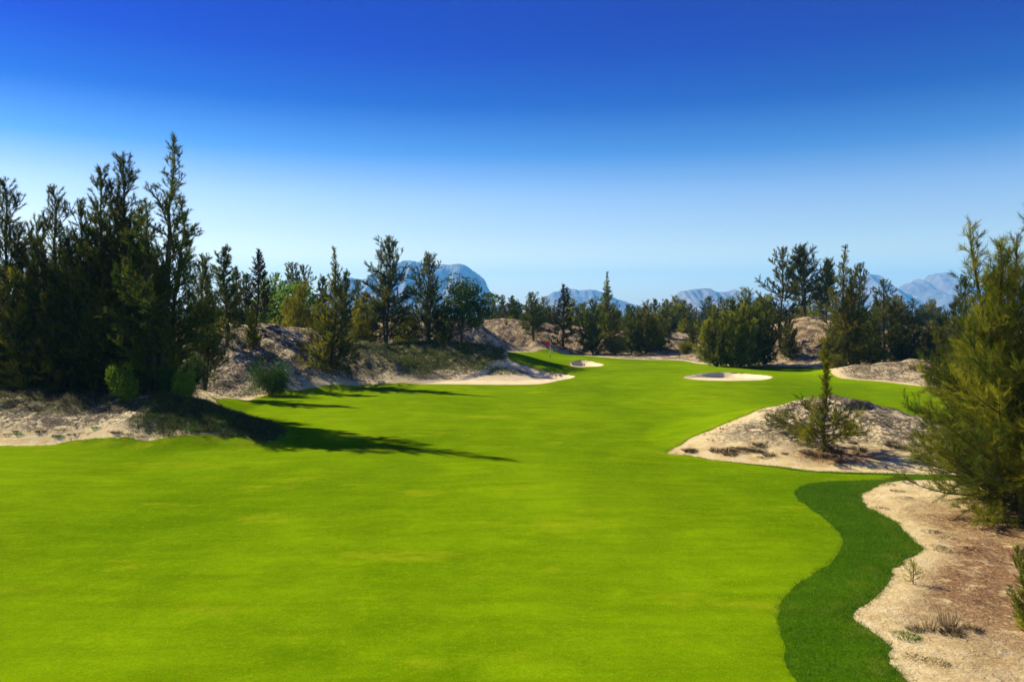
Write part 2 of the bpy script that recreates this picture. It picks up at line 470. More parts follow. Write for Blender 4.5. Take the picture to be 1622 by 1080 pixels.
M_LEAF = leaf_material('broad_leaves', [(0.0, (0.018, 0.042, 0.006)), (0.5, (0.05, 0.095, 0.010)), (1.0, (0.11, 0.15, 0.018))], 0.35, 0.45)
M_LEAF_G = leaf_material('bright_leaves', [(0.0, (0.06, 0.12, 0.006)), (0.5, (0.15, 0.25, 0.010)), (1.0, (0.26, 0.34, 0.02))], 0.4, 0.5)
M_DRY = leaf_material('dry_growth', [(0.0, (0.030, 0.022, 0.014)), (0.4, (0.085, 0.062, 0.034)), (0.7, (0.17, 0.125, 0.06)), (0.85, (0.07, 0.08, 0.018)), (1.0, (0.26, 0.20, 0.11))], 0.2, 0.8)
M_BANK = leaf_material('bank_growth', [(0.0, (0.045, 0.062, 0.010)), (0.5, (0.10, 0.13, 0.018)), (0.8, (0.17, 0.18, 0.03)), (1.0, (0.28, 0.22, 0.09))], 0.3, 0.7)
M_LITTER = leaf_material('needle_litter', [(0.0, (0.09, 0.042, 0.018)), (0.6, (0.26, 0.14, 0.055)), (1.0, (0.48, 0.32, 0.15))], 0.1, 0.9)
M_BARK = bark_material()
M_ROCK = rock_material()

# ------------------------------------------------------------------ ground, fairway, rough, bunkers
def spaced(parts):
    return np.concatenate(parts)
def grow(start, step, ratio, end):
    out = []; p = start
    while abs(p) < abs(end): p += step; out.append(p); step *= ratio
    return np.array(out)
xc = np.arange(-30, 30.01, 0.24)
xr = grow(30, 0.22, 1.02, 85); xr2 = grow(xr[-1], 1.4, 1.09, 9000)
xs = np.concatenate([-xr2[::-1], -xr[::-1], xc, xr, xr2])
ya = np.arange(-30, 11.9, 0.7); yb = np.arange(12, 52, 0.23); yc_ = grow(51.9, 0.21, 1.0085, 150); yd = grow(yc_[-1], 1.2, 1.07, 9500)
ys = np.concatenate([ya, yb, yc_, yd])
GX, GY = np.meshgrid(xs, ys)
g, r, bsd = fields(GX, GY)
sand_z, grass_z = land(GX, GY, g, bsd)
nx, ny = len(xs), len(ys)
idx = np.arange(nx * ny).reshape(ny, nx)
a, b, c, d = idx[:-1, :-1].ravel(), idx[:-1, 1:].ravel(), idx[1:, 1:].ravel(), idx[1:, :-1].ravel()
TRI = np.concatenate([np.stack([a, b, c], 1), np.stack([a, c, d], 1)])

def blob(x, y, cx, cy, rx, ry): return smooth(1.0, 0.35, np.hypot((x - cx) / rx, (y - cy) / ry))
def masks(x, y, g):
    h0 = land0(x, y); up = h0 - base_z(x, y)
    dune = np.maximum(smooth(0.15, 0.9, up), smooth(58, 64, y)) * smooth(0.1, 1.0, g)
    mess = smooth(0.3, 1.8, g)
    lit = np.maximum.reduce([blob(x, y, 13.2, 19.0, 7.5, 8.5), blob(x, y, 17, 25.0, 6.5, 4.0), 0.45 * (y < 29) * (x > 5) * smooth(0.5, 1.8, g), blob(x, y, 14.8, 35.8, 3.0, 1.6), 0.3 * smooth(56, 60, y) * smooth(30, 50, x), 0.4 * blob(x, y, 42, 112, 22, 14), 0.35 * blob(x, y, 4, 130, 48, 18)])
    lit = lit * smooth(0.25, 1.2, g)
    bank = blob(x, y, -8.5, 86, 15, 18) * smooth(0.35, 0.9, up)
    top1 = smooth(0.9, 1.5, up) * smooth(42.4, 43.8, y) * (y < 58) * (x < -8)
    nose = np.maximum(blob(x, y, -15.6, 42.8, 6.0, 3.8), blob(x, y, -13.6, 41.5, 3.0, 2.4)) * (x > -20)
    far = smooth(150, 175, y)
    rtop = smooth(1.1, 1.7, up) * smooth(80, 84, y) * (y < 95) * (x > 25) * 0.7
    scrub = np.maximum.reduce([bank, top1, nose, far, rtop]) * smooth(0.1, 0.6, g)
    scrub = np.maximum(scrub, nose * smooth(-0.1, 0.1, g))
    return dune, mess, lit, scrub
dune_a, mess_a, lit_a, scrub_a = masks(GX, GY, g)
mesh_obj('ground', np.stack([GX, GY, sand_z], -1).reshape(-1, 3), TRI, M_GROUND,
         attrs={'dune': dune_a.ravel(), 'mess': mess_a.ravel(), 'litter': lit_a.ravel(), 'scrub': scrub_a.ravel()},
         label='pale sandy ground rising into scrub covered dunes around the fairway', cat='ground', kind='structure')

sel = (GY[:-1, :-1].ravel() < 140) & (np.abs(GX[:-1, :-1].ravel()) < 90)
TG = TRI[np.concatenate([sel, sel])]
V = np.stack([GX.ravel(), GY.ravel(), grass_z.ravel(), g.ravel(), r.ravel()], 1)
Vg, Fg = clip_tris(V, TG, V[:, 3])
Vf, Ff = clip_tris(Vg, Fg, -Vg[:, 4])
mesh_obj('fairway', Vf[:, :3], Ff, M_FAIR, attrs={'inset': -Vf[:, 3]}, label='bright yellow green mown golf fairway running up to the flag', cat='fairway', kind='structure')
Vr, Fr = clip_tris(Vg, Fg, Vg[:, 4])
Vr[:, 2] += 0.012 * smooth(0, 0.3, -Vr[:, 4]) * smooth(0, 0.4, -Vr[:, 3])
mesh_obj('rough', Vr[:, :3], Fr, M_ROUGH, attrs={'inset': -Vr[:, 3]}, label='darker green strip of longer grass between fairway and bare sand', cat='rough', kind='structure')
for bi, lab in enumerate(('large cream sand bunker cut into the foot of the overgrown bank', 'small sand bunker in front of the flag on the green', 'wide shallow sand bunker set in the grass on the open side of the fairway')):
    s = bsd[bi].ravel()
    Vb = np.stack([GX.ravel(), GY.ravel(), sand_z.ravel() + 0.36 * 0 + 0.02], 1)
    y0, y1 = BUNK_Y[bi]
    ok = (GY[:-1, :-1].ravel() > y0 - 4) & (GY[:-1, :-1].ravel() < y1 + 4) & (np.abs(GX[:-1, :-1].ravel()) < 60)
    Vb2, Fb2 = clip_tris(np.concatenate([Vb, s[:, None]], 1), TRI[np.concatenate([ok, ok])], s + 0.03)
    mesh_obj('bunker', Vb2[:, :3], Fb2, M_BUNKER, label=lab, cat='bunker', kind='structure')

def ground_at(x, y):
    x = np.atleast_1d(np.asarray(x, float)); y = np.atleast_1d(np.asarray(y, float))
    gg, rr, bb = fields(x, y)
    s, gz = land(x, y, gg, bb)
    return np.where(gg < 0, gz, s), gg, rr

# ------------------------------------------------------------------ mountains
def mountain(name, label, outline, dist, seed):
    k = dist / 3000.0; depth = 420 * k
    xs_ = np.array([(p[0] - CX) / FPX * dist for p in outline]); zs_ = np.array([(HY - p[1]) / FPX * dist + CAM_Z for p in outline])
    n, mrows = 260, 60
    u = np.linspace(xs_[0], xs_[-1], n); top = np.interp(u, xs_, zs_)
    v = np.linspace(-1, 1, mrows)
    X, Vv = np.meshgrid(u, v)
    T = np.tile(top, (mrows, 1))
    nz = fbm(X * 0.006 / k, Vv * 3.1, 5, seed) ; nz2 = fbm(X * 0.025 / k, Vv * 7.0, 4, seed + 9)
    av = np.abs(Vv)
    prof = np.where(av < 0.25, 1 - 0.25 * (av / 0.25) ** 2, 0.75 * (1 - (av - 0.25) / 0.75) ** 1.25)
    gul = np.abs(fbm(X * 0.02 / k, Vv * 0.8, 4, seed + 5)) - 0.25
    cl = np.clip(prof + 0.16 * nz * np.clip(av * 3.0, 0, 1) + 0.10 * nz2 * np.clip(av * 6, 0.0, 1) - 0.30 * gul * np.clip(av * 4, 0, 1) * prof, 0, 1)
    jag = 1 + 0.05 * fbm(X * 0.03 / k, X * 0 + 2, 5, seed + 3, 0.6)
    Z = T * cl * jag
    Z = np.where(av > 0.97, -14, Z)
    Y = dist + Vv * depth + 90 * nz
    i = np.arange(n * mrows).reshape(mrows, n)
    F = np.stack([i[:-1, :-1].ravel(), i[:-1, 1:].ravel(), i[1:, 1:].ravel(), i[1:, :-1].ravel()], 1)
    return mesh_obj(name, np.stack([X, Y, Z], -1).reshape(-1, 3), F, M_ROCK, label=label, cat='mountain', kind='structure')
mountain('mountain', 'hazy blue flat topped mountain with a sheer end behind the pines',
         [(500, 500), (520, 462), (540, 447), (556, 441), (580, 442), (605, 432), (628, 415), (650, 413), (668, 416), (700, 419), (727, 419), (738, 422), (756, 432), (768, 444), (773, 456), (779, 468), (790, 492), (800, 505)], 6600, 1)
mountain('mountain', 'low hazy blue hill with a double hump behind the flag',
         [(820, 502), (845, 485), (862, 470), (875, 463), (888, 459), (900, 457), (915, 460), (935, 458), (950, 462), (972, 472), (1000, 482), (1025, 489), (1050, 502)], 7600, 2)
mountain('mountain', 'hazy mauve blue rocky massif with a broken flat crest',
         [(1035, 505), (1058, 484), (1066, 470), (1078, 461), (1098, 457), (1120, 457), (1130, 462), (1148, 463), (1163, 459), (1176, 462), (1192, 471), (1225, 478), (1260, 488), (1290, 505)], 5900, 3)
mountain('mountain', 'hazy blue twin peaked mountain with a notch between its summits',
         [(1290, 505), (1330, 462), (1352, 443), (1370, 434), (1386, 435), (1402, 450), (1420, 461), (1441, 447), (1456, 442), (1466, 449), (1479, 433), (1494, 432), (1510, 441), (1540, 455), (1600, 470), (1680, 474), (1800, 482), (1900, 505)], 6900, 4)

# ------------------------------------------------------------------ plant builders
def tubes(segs, sides=5):
    """segs: list of (points Nx3, radii N) -> tapering tubes"""
    VV, FF = [], []; base = 0
    ang = np.arange(sides) / sides * 2 * math.pi
    for P, R in segs:
        P = np.asarray(P, float); n = len(P)
        T = np.gradient(P, axis=0); T /= np.linalg.norm(T, axis=1)[:, None] + 1e-9
        ref = np.where(np.abs(T[:, 2:3]) > 0.9, np.array([[1.0, 0, 0]]), np.array([[0, 0, 1.0]]))
        A = np.cross(T, ref); A /= np.linalg.norm(A, axis=1)[:, None] + 1e-9
        B = np.cross(T, A)
        ring = P[:, None, :] + np.asarray(R)[:, None, None] * (np.cos(ang)[None, :, None] * A[:, None, :] + np.sin(ang)[None, :, None] * B[:, None, :])
        VV.append(ring.reshape(-1, 3))
        i = base + np.arange(n * sides).reshape(n, sides)
        j = np.roll(i, -1, axis=1)
        FF.append(np.stack([i[:-1].ravel(), j[:-1].ravel(), j[1:].ravel(), i[1:].ravel()], 1))
        base += n * sides
    return np.concatenate(VV), np.concatenate(FF)

def unit(v): return v / (np.linalg.norm(v, axis=-1, keepdims=True) + 1e-9)

def blades(P, D, L, Wd, rg):
    """one narrow triangle per needle"""
    n = len(P)
    side = unit(np.cross(D, rg.normal(size=(n, 3))))
    V = np.empty((n, 3, 3))
    V[:, 0] = P - side * Wd[:, None] * 0.5; V[:, 1] = P + side * Wd[:, None] * 0.5; V[:, 2] = P + D * L[:, None]
    return V.reshape(-1, 3), np.arange(n * 3).reshape(n, 3)

def leaves(P, D, L, Wd, rg):
    n = len(P)
    side = unit(np.cross(D, rg.normal(size=(n, 3))))
    V = np.empty((n, 4, 3))
    V[:, 0] = P; V[:, 1] = P + D * (L * 0.45)[:, None] + side * (Wd * 0.5)[:, None]
    V[:, 2] = P + D * L[:, None]; V[:, 3] = P + D * (L * 0.45)[:, None] - side * (Wd * 0.5)[:, None]
    return V.reshape(-1, 3), np.arange(n * 4).reshape(n, 4)

def bend(start, d0, length, n, up, wob, rg):
    P = [np.array(start, float)]; d = unit(np.array(d0, float))
    for k in range(n):
        d = unit(d + np.array([0, 0, up / n]) + rg.normal(size=3) * wob / n)
        P.append(P[-1] + d * length / n)
    return np.array(P)

def casuarina(seed, height, spread, cbase=0.1, stems=1, needles=30000, nlen=(0.14, 0.32), nwid=0.016, power=0.75, n1=8.0, up=0.9,
              elev=(12, 54), lean=0.0, stem_spread=0.16, belly=0.18, tmin=0.0, tmax=1.0, dead=0.08, stem_low=0.55, droop=0.0, sec=0.24, profile=None):
    """she-oak: wandering leader, upswept limbs, brush-like twigs of fine needles -> (wood mesh, needle mesh)"""
    rg = np.random.default_rng(seed)
    needles = int(needles * 1.3)
    wood, tw = [], []                       # tw: (points, weight, tint)
    leaders = []
    for s in range(stems):
        hh = height if s == 0 else height * rg.uniform(stem_low, 0.95)
        az = rg.uniform(0, 6.28) if s else rg.uniform(0, 6.28)
        off = (0.0 if s == 0 else stem_spread * height * rg.uniform(0.5, 1.1))
        k = 12; t = np.linspace(0, 1, k)
        wx = np.cumsum(rg.normal(size=k)) * 0.007 * height; wy = np.cumsum(rg.normal(size=k)) * 0.007 * height
        wx -= wx[0]; wy -= wy[0]
        P = np.stack([off * np.cos(az) * t ** 0.7 + wx + lean * height * t, off * np.sin(az) * t ** 0.7 + wy, hh * t], 1)
        rad = 0.016 * height * (0.75 if s else 1.0) * (1 - t) ** 0.85 + 0.006
        wood.append((P, rad)); leaders.append((P, hh))
        tw.append((P[-6:], 1.6, rg.uniform(tmin, tmax)))
    for P, hh in leaders:
        n = int(n1 * hh); ph = rg.uniform(0, 6.28)
        kk = np.linspace(0, 1, len(P))
        for i in range(n):
            t = cbase + (0.985 - cbase) * ((i + rg.uniform(0, 1)) / n)
            q = (t - cbase) / (1 - cbase)
            if profile is not None: prof = float(np.interp(q, profile[0], profile[1]))
            else: prof = (1 - q) ** power * min(1.0, 0.45 + q / belly * 0.55) + 0.05
            Ln = 1.42 * spread * hh * prof * rg.uniform(0.55, 1.25) * (1.25 if rg.random() < 0.12 else 1.0)
            ph += 2.4 + rg.normal() * 0.5
            e = math.radians(elev[0] + (elev[1] - elev[0]) * q + rg.normal() * 11)
            d0 = np.array([math.cos(ph) * math.cos(e), math.sin(ph) * math.cos(e), math.sin(e)])
            st = np.array([np.interp(t, kk, P[:, j]) for j in range(3)])
            B = bend(st, d0, Ln, 5, up * (0.32 + 0.45 * q), 0.5, rg)
            r0 = min(0.012 * Ln + 0.008, 0.05)
            wood.append((B, np.linspace(r0, 0.003, 6)))
            tint = rg.uniform(tmin, tmax)
            tw.append((B[2:], 0.8, tint))
            m = max(2, int(Ln / sec))
            for j in range(m):
                u = rg.uniform(0.22, 1.0)
                f = u * 5; i0 = min(4, int(f)); p = B[i0] + (B[i0 + 1] - B[i0]) * (f - i0)
                dr = unit(B[i0 + 1] - B[i0])
                lat = unit(np.cross(dr, rg.normal(size=3)))
                d1 = unit(dr * rg.uniform(0.5, 1.1) + lat * 0.85 + np.array([0, 0, 0.18 - droop]))
                l2 = (0.22 + 0.30 * Ln * (1.15 - u)) * rg.uniform(0.5, 1.3)
                S = bend(p, d1, l2, 3, 0.30 - droop, 0.4, rg)
                tw.append((S, 1.0, np.clip(tint + rg.normal() * 0.09, 0, 1)))
                if l2 > 0.75: wood.append((S, np.linspace(0.008, 0.002, 4)))
    # needles
    segA, segB, wgt, tin = [], [], [], []
    for P, w, ti in tw:
        for q0, q1 in zip(P[:-1], P[1:]):
            segA.append(q0); segB.append(q1); wgt.append(w * np.linalg.norm(q1 - q0)); tin.append(ti)
    segA = np.array(segA); segB = np.array(segB); wgt = np.array(wgt); tin = np.array(tin)
    pick = rg.choice(len(wgt), size=needles, p=wgt / wgt.sum())
    t = rg.uniform(0, 1, needles)[:, None]
    P = segA[pick] * (1 - t) + segB[pick] * t
    dr = unit(segB[pick] - segA[pick])
    lat = unit(np.cross(dr, rg.normal(size=(needles, 3))))
    D = unit(dr * rg.uniform(0.5, 1.2, (needles, 1)) + lat * rg.uniform(0.2, 0.9, (needles, 1)) + np.array([0, 0, 0.12 - droop]))
    L = rg.uniform(nlen[0], nlen[1], needles); Wd = nwid * rg.uniform(0.6, 1.3, needles)
    Vn, Fn = blades(P, D, L, Wd, rg)
    tint = np.clip(tin[pick] * 0.86 + rg.normal(size=needles) * 0.10, 0, 0.86)
    tint = np.where(rg.random(needles) < dead, rg.uniform(0.86, 1.0, needles), tint)
    return tubes(wood, 4), (Vn, Fn, np.repeat(tint, 3))

def broadleaf(seed, height, spread, trunk=0.3, n_leaf=9000, leaf=(0.14, 0.26), clumps=26, sparse_top=True, flat=0.55):
    rg = np.random.default_rng(seed)
    wood = []; cl = []
    T = bend((0, 0, 0), (0.05, 0.02, 1), height * trunk, 5, 0.1, 0.25, rg)
    wood.append((T, np.linspace(0.028 * height, 0.02 * height, 6)))
    for i in range(clumps):
        az = i * 2.4 + rg.normal() * 0.3; q = (i + 0.5) / clumps
        rr = spread * height * math.sqrt(rg.uniform(0.08, 1)) * (1.0 if q < 0.6 else (1.5 - q) * 0.8)
        zt = height * (trunk + 0.08 + (0.92 - trunk) * q ** 0.9)
        tip = np.array([rr * math.cos(az), rr * math.sin(az), zt])
        mid = T[-1] * 0.5 + tip * 0.5 + np.array([0, 0, -0.05 * height]) + rg.normal(size=3) * 0.03 * height
        B = np.array([T[-1 if i % 3 else -2], T[-1] * 0.6 + mid * 0.4, mid, mid * 0.5 + tip * 0.5 + rg.normal(size=3) * 0.02 * height, tip])
        wood.append((B, np.linspace(0.010 * height, 0.004, 5)))
        dens = 1.0 if not (sparse_top and q > 0.8) else 0.22
        cl.append((tip, height * spread * rg.uniform(0.20, 0.38), dens, rg.uniform(0.1, 0.9)))
        cl.append((B[3], height * spread * rg.uniform(0.15, 0.25), dens * 0.6, rg.uniform(0.1, 0.7)))
    w = np.array([c[1] ** 2 * c[2] for c in cl]); pick = rg.choice(len(cl), n_leaf, p=w / w.sum())
    C = np.array([c[0] for c in cl])[pick]; R = np.array([c[1] for c in cl])[pick]; ti = np.array([c[3] for c in cl])[pick]
    dv = unit(rg.normal(size=(n_leaf, 3)))
    P = C + dv * (R * rg.uniform(0.3, 1, n_leaf) ** 0.6)[:, None] * np.array([1, 1, flat])
    D = unit(dv * 0.7 + rg.normal(size=(n_leaf, 3)) * 0.7)
    L = rg.uniform(leaf[0], leaf[1], n_leaf)
    Vl, Fl = leaves(P, D, L, L * 0.55, rg)
    return tubes(wood, 6), (Vl, Fl, np.repeat(np.clip(ti + rg.normal(size=n_leaf) * 0.15, 0, 1), 4))

def shrub(seed, height, width, n_leaf=5000, leaf=(0.07, 0.15), needle=False, clumps=14):
    rg = np.random.default_rng(seed)
    wood, cl = [], []
    for i in range(clumps):
        az = i * 2.4 + rg.normal() * 0.4; q = rg.uniform(0.25, 1.0)
        rr = width * 0.5 * math.sqrt(rg.uniform(0.02, 1)) * (1.15 - 0.5 * q)
        tip = np.array([rr * math.cos(az), rr * math.sin(az), height * q * 0.88])
        B = np.array([[0, 0, -0.05], tip * 0.4 + [0, 0, 0.06 * height], tip * 0.75 + rg.normal(size=3) * 0.03, tip])
        wood.append((B, np.linspace(0.02, 0.004, 4)))
        cl.append((tip, width * rg.uniform(0.14, 0.26), rg.uniform(0.1, 0.9)))
        cl.append((B[2] * 0.9, width * rg.uniform(0.14, 0.22), rg.uniform(0.1, 0.8)))
    w = np.array([c[1] ** 2 for c in cl]); pick = rg.choice(len(cl), n_leaf, p=w / w.sum())
    C = np.array([c[0] for c in cl])[pick]; R = np.array([c[1] for c in cl])[pick]; ti = np.array([c[2] for c in cl])[pick]
    dv = unit(rg.normal(size=(n_leaf, 3)))
    P = C + dv * (R * rg.uniform(0.2, 1, n_leaf) ** 0.6)[:, None]
    P[:, 2] = np.maximum(P[:, 2], 0.02)
    D = unit(dv * 0.6 + rg.normal(size=(n_leaf, 3)) * 0.5 + [0, 0, 0.35])
    L = rg.uniform(leaf[0], leaf[1], n_leaf)
    k = 3 if needle else 4
    Vl, Fl = (blades(P, D, L * 1.7, L * 0.16, rg) if needle else leaves(P, D, L, L * 0.5, rg))
    return tubes(wood, 5), (Vl, Fl, np.repeat(np.clip(ti + rg.normal(size=n_leaf) * 0.15, 0, 1), k))

PROTO = {}
def proto(key, data, mat, height, stem='trunk', top='crown'):
    (Vw, Fw), (Vl, Fl, ti) = data
    wm = mesh_obj(stem, Vw, Fw, M_BARK)
    cm = mesh_obj(top, Vl, Fl, mat, attrs={'tint': ti}, smooth_shade=False)
    res = (wm.data, cm.data, height, stem, top)
    for o in (wm, cm): bpy.data.objects.remove(o)
    PROTO[key] = res

proto('bushy_c', casuarina(71, 7, 0.27, 0.01, 3, 48000, nwid=0.023, power=0.9, n1=8, stem_spread=0.20, stem_low=0.7, belly=0.08, tmax=0.8), M_NEEDLE, 7)
proto('sparse_b', casuarina(72, 10, 0.19, 0.06, 2, 26000, nwid=0.026, power=0.8, n1=6.5, stem_spread=0.08, tmax=0.7), M_NEEDLE, 10)
proto('plume', casuarina(1, 14, 0.18, 0.04, 2, 62000, nwid=0.026, power=0.62, n1=8.5, stem_spread=0.10, tmax=0.62), M_NEEDLE, 14)
proto('plume_b', casuarina(2, 13, 0.19, 0.03, 2, 55000, nwid=0.026, power=0.7, n1=8.5, stem_spread=0.12, tmax=0.66), M_NEEDLE, 13)
proto('tall', casuarina(31, 15.5, 0.185, 0.04, 3, 72000, nwid=0.026, power=0.85, n1=7.0, stem_spread=0.12, tmax=0.55, stem_low=0.6, lean=0.015), M_NEEDLE, 15.5)
proto('spire', casuarina(4, 10, 0.135, 0.04, 1, 30000, nwid=0.026, power=0.55, n1=10, tmax=0.62), M_NEEDLE, 10)
proto('rust_spire', casuarina(5, 10, 0.14, 0.05, 1, 30000, nwid=0.026, power=0.6, n1=9), M_NEEDLE_B, 10)
proto('cone', casuarina(6, 12, 0.25, 0.015, 3, 62000, nwid=0.026, power=1.25, n1=8.0, belly=0.06, elev=(10, 55), stem_spread=0.07, stem_low=0.45), M_NEEDLE_Y, 12)
proto('dense_cone', casuarina(26, 12, 0.19, 0.01, 4, 75000, nwid=0.027, power=0.85, n1=8.0, belly=0.05, stem_spread=0.10, stem_low=0.6, tmin=0.1, tmax=0.85), M_NEEDLE_Y, 12)
proto('bushy', casuarina(7, 7, 0.30, 0.01, 5, 60000, nwid=0.023, power=0.6, n1=8, stem_spread=0.28, stem_low=0.6, belly=0.08), M_NEEDLE_Y, 7)
proto('bushy_b', casuarina(8, 7, 0.30, 0.01, 4, 52000, nwid=0.023, power=0.7, n1=8, stem_spread=0.24, stem_low=0.55, belly=0.08, tmax=0.7), M_NEEDLE, 7)
proto('olive', casuarina(9, 6, 0.33, 0.02, 4, 42000, nwid=0.023, power=0.6, n1=8, stem_spread=0.25, belly=0.1, tmin=0.35), M_NEEDLE_Y, 6)
proto('crowned', casuarina(10, 11, 0.23, 0.16, 2, 52000, nwid=0.026, power=0.6, n1=8.5, stem_spread=0.08, tmax=0.7, elev=(8, 50)), M_NEEDLE, 11)
proto('sparse', casuarina(12, 10, 0.21, 0.08, 1, 24000, nwid=0.026, power=0.6, n1=6.5, tmax=0.6, elev=(15, 48)), M_NEEDLE, 10)
proto('hilltop', casuarina(13, 8, 0.24, 0.18, 2, 34000, nwid=0.026, power=0.6, n1=9, stem_spread=0.15, stem_low=0.75, tmax=0.5), M_NEEDLE, 8)
proto('broad', broadleaf(14, 7, 0.44, 0.26, 11000), M_LEAF, 7)
proto('round', broadleaf(15, 6, 0.55, 0.12, 11000, clumps=34, sparse_top=False, flat=0.8), M_LEAF_G, 6)
proto('shrub', shrub(16, 1.6, 2.0, 6500), M_LEAF_G, 1.6, 'stem', 'foliage')
proto('dark_shrub', shrub(17, 2.2, 3.2, 9000, (0.10, 0.2), True, 22), M_LEAF, 2.2, 'stem', 'foliage')
proto('olive_shrub', shrub(18, 1.8, 2.2, 7000, (0.08, 0.18), True, 18), M_NEEDLE_Y, 1.8, 'stem', 'foliage')
proto('seedling', casuarina(20, 0.62, 0.34, 0.08, 1, 420, nlen=(0.06, 0.13), nwid=0.012, n1=28, sec=0.05, tmin=0.3), M_NEEDLE_Y, 0.62, 'stem', 'foliage')

def plant(key, name, label, cat, px, top, dist, group=None, wide=1.0, rot=None, x=None, height=None, sink=0.12):
    """stands on the ground at distance dist; its height comes from where its tip shows"""
    wm, cm, h0, stem, crown = PROTO[key]
    X = (px - CX) / FPX * dist if x is None else x
    z = float(ground_at(X, dist)[0][0]) - sink
    H = height if height else CAM_Z + (HY - top) / FPX * dist - z
    root = bpy.data.objects.new(name, None); COL.objects.link(root)
    root.empty_display_size = 0.5
    root.location = (X, dist, z)
    s = H / h0
    root.scale = (s * wide, s * wide, s)
    root.rotation_euler = (0, 0, random.uniform(0, 6.28) if rot is None else rot)
    for me, nm in ((wm, stem), (cm, crown)):
        o = bpy.data.objects.new(nm, me); COL.objects.link(o); o.parent = root
    tag(root, label, cat, group)
    return root

# ---- trees on the near mound on the sunward side
GL = 'casuarinas crowded on the near mound'
plant('tall', 'casuarina_tree', 'tallest dark feathery casuarina crowning the near mound above the bright round shrub', 'tree', 258, 222, 47.2, GL, 1.0, 0.4)
plant('plume', 'casuarina_tree', 'tall plumed casuarina next to the tallest tree of the mound', 'tree', 203, 250, 49.5, GL, 0.95)
plant('plume_b', 'casuarina_tree', 'twin tipped dark casuarina third in height on the near mound', 'tree', 162, 268, 49.5, GL, 0.95)
plant('plume', 'casuarina_tree', 'casuarina with a thin open tip between the twin tipped tree and the mound end', 'tree', 92, 300, 51, GL, 0.95)
plant('plume_b', 'casuarina_tree', 'slightly shorter casuarina close beside the twin tipped tree', 'tree', 128, 318, 50, GL, 0.9)
plant('plume', 'casuarina_tree', 'dark narrow topped casuarina standing alone beyond the group at the mound end', 'tree', 16, 288, 51.5, GL, 1.0)
plant('plume_b', 'casuarina_tree', 'half hidden casuarina where the mound runs out of view', 'tree', -60, 330, 62, GL, 1.0)
GL2 = 'lower bushy casuarinas in front of the tall ones'
LB = 'bushy olive green casuarina filling the foot of the tall mound trees'
for i, (px, top, dd, w) in enumerate(((-14, 430, 52, 0.9), (48, 405, 50.5, 0.85), (98, 425, 49.6, 0.85), (140, 398, 50.5, 0.8), (200, 405, 50.5, 0.7), (240, 410, 50, 0.6), (60, 355, 54, 0.75), (180, 345, 53, 0.7), (226, 335, 52, 0.6))):
    plant(('bushy_b', 'bushy', 'bushy_c')[i % 3], 'casuarina_tree', LB, 'tree', px, top, dd, GL2, w)
# ---- trees on and around the long dune
plant('crowned', 'casuarina_tree', 'dense casuarina in the dip between the near mound and the long dune', 'tree', 322, 408, 62, None, 0.8)
plant('spire', 'casuarina_tree', 'blunt topped casuarina rising from the shoulder of the long dune', 'tree', 358, 393, 72, None, 1.35)
plant('rust_spire', 'casuarina_tree', 'narrow rusty brown spire casuarina on the crest of the long dune', 'tree', 406, 398, 76, None, 1.3)
plant('olive', 'casuarina_tree', 'low olive casuarina on the shaded dune face under the rusty spire', 'tree', 402, 492, 72, None, 0.62)
plant('cone', 'casuarina_tree', 'broad cone shaped casuarina with a thin top at the dune foot by the fairway', 'tree', 526, 394, 71.5, None, 0.92)
plant('round', 'leafy_tree', 'bright green leafy tree showing above the dune behind the rusty spire', 'tree', 448, 455, 100, None, 1.2)
plant('olive', 'casuarina_tree', 'yellow green bushy casuarina on the dune crest near the cone shaped tree', 'tree', 480, 455, 88, None, 0.85)
GT = 'thin casuarina tips behind the long dune'
for px, top, dd in ((461, 420, 104), (483, 424, 106), (437, 436, 104), (510, 440, 104), (548, 432, 100), (565, 446, 104), (388, 436, 96), (372, 430, 92), (330, 436, 84), (415, 442, 100)):
    plant('sparse' if px % 2 else 'spire', 'casuarina_tree', 'thin casuarina with only its grey green tip above the long dune', 'tree', px, top, dd, GT, 1.1)
plant('olive', 'casuarina_tree', 'yellow olive casuarina bush filling the gap behind the cone shaped tree', 'tree', 582, 470, 93, None, 0.9)
plant('crowned', 'casuarina_tree', 'tall dark casuarina with a bare lower trunk on the overgrown bank', 'tree', 612, 379, 92, None, 1.08, 1.0)
plant('crowned', 'casuarina_tree', 'dark casuarina beside the broadleaf tree on the overgrown bank', 'tree', 676, 404, 95, None, 0.98, 2.6)
plant('broad', 'leafy_tree', 'rounded dark leafy tree with forked trunk and thin top on the bank above the bunker', 'tree', 731, 440, 91, None, 1.0, 0.6)
plant('olive', 'casuarina_tree', 'low olive casuarina between the two dark trees of the bank', 'tree', 645, 490, 95, None, 1.0)
plant('bushy_b', 'casuarina_tree', 'low dark bushy casuarina behind the trunk of the leafy tree', 'tree', 700, 490, 97, None, 1.0)
plant('olive', 'casuarina_tree', 'yellowish bush at the end of the bank by the cone shaped tree', 'tree', 565, 500, 88, None, 0.9)
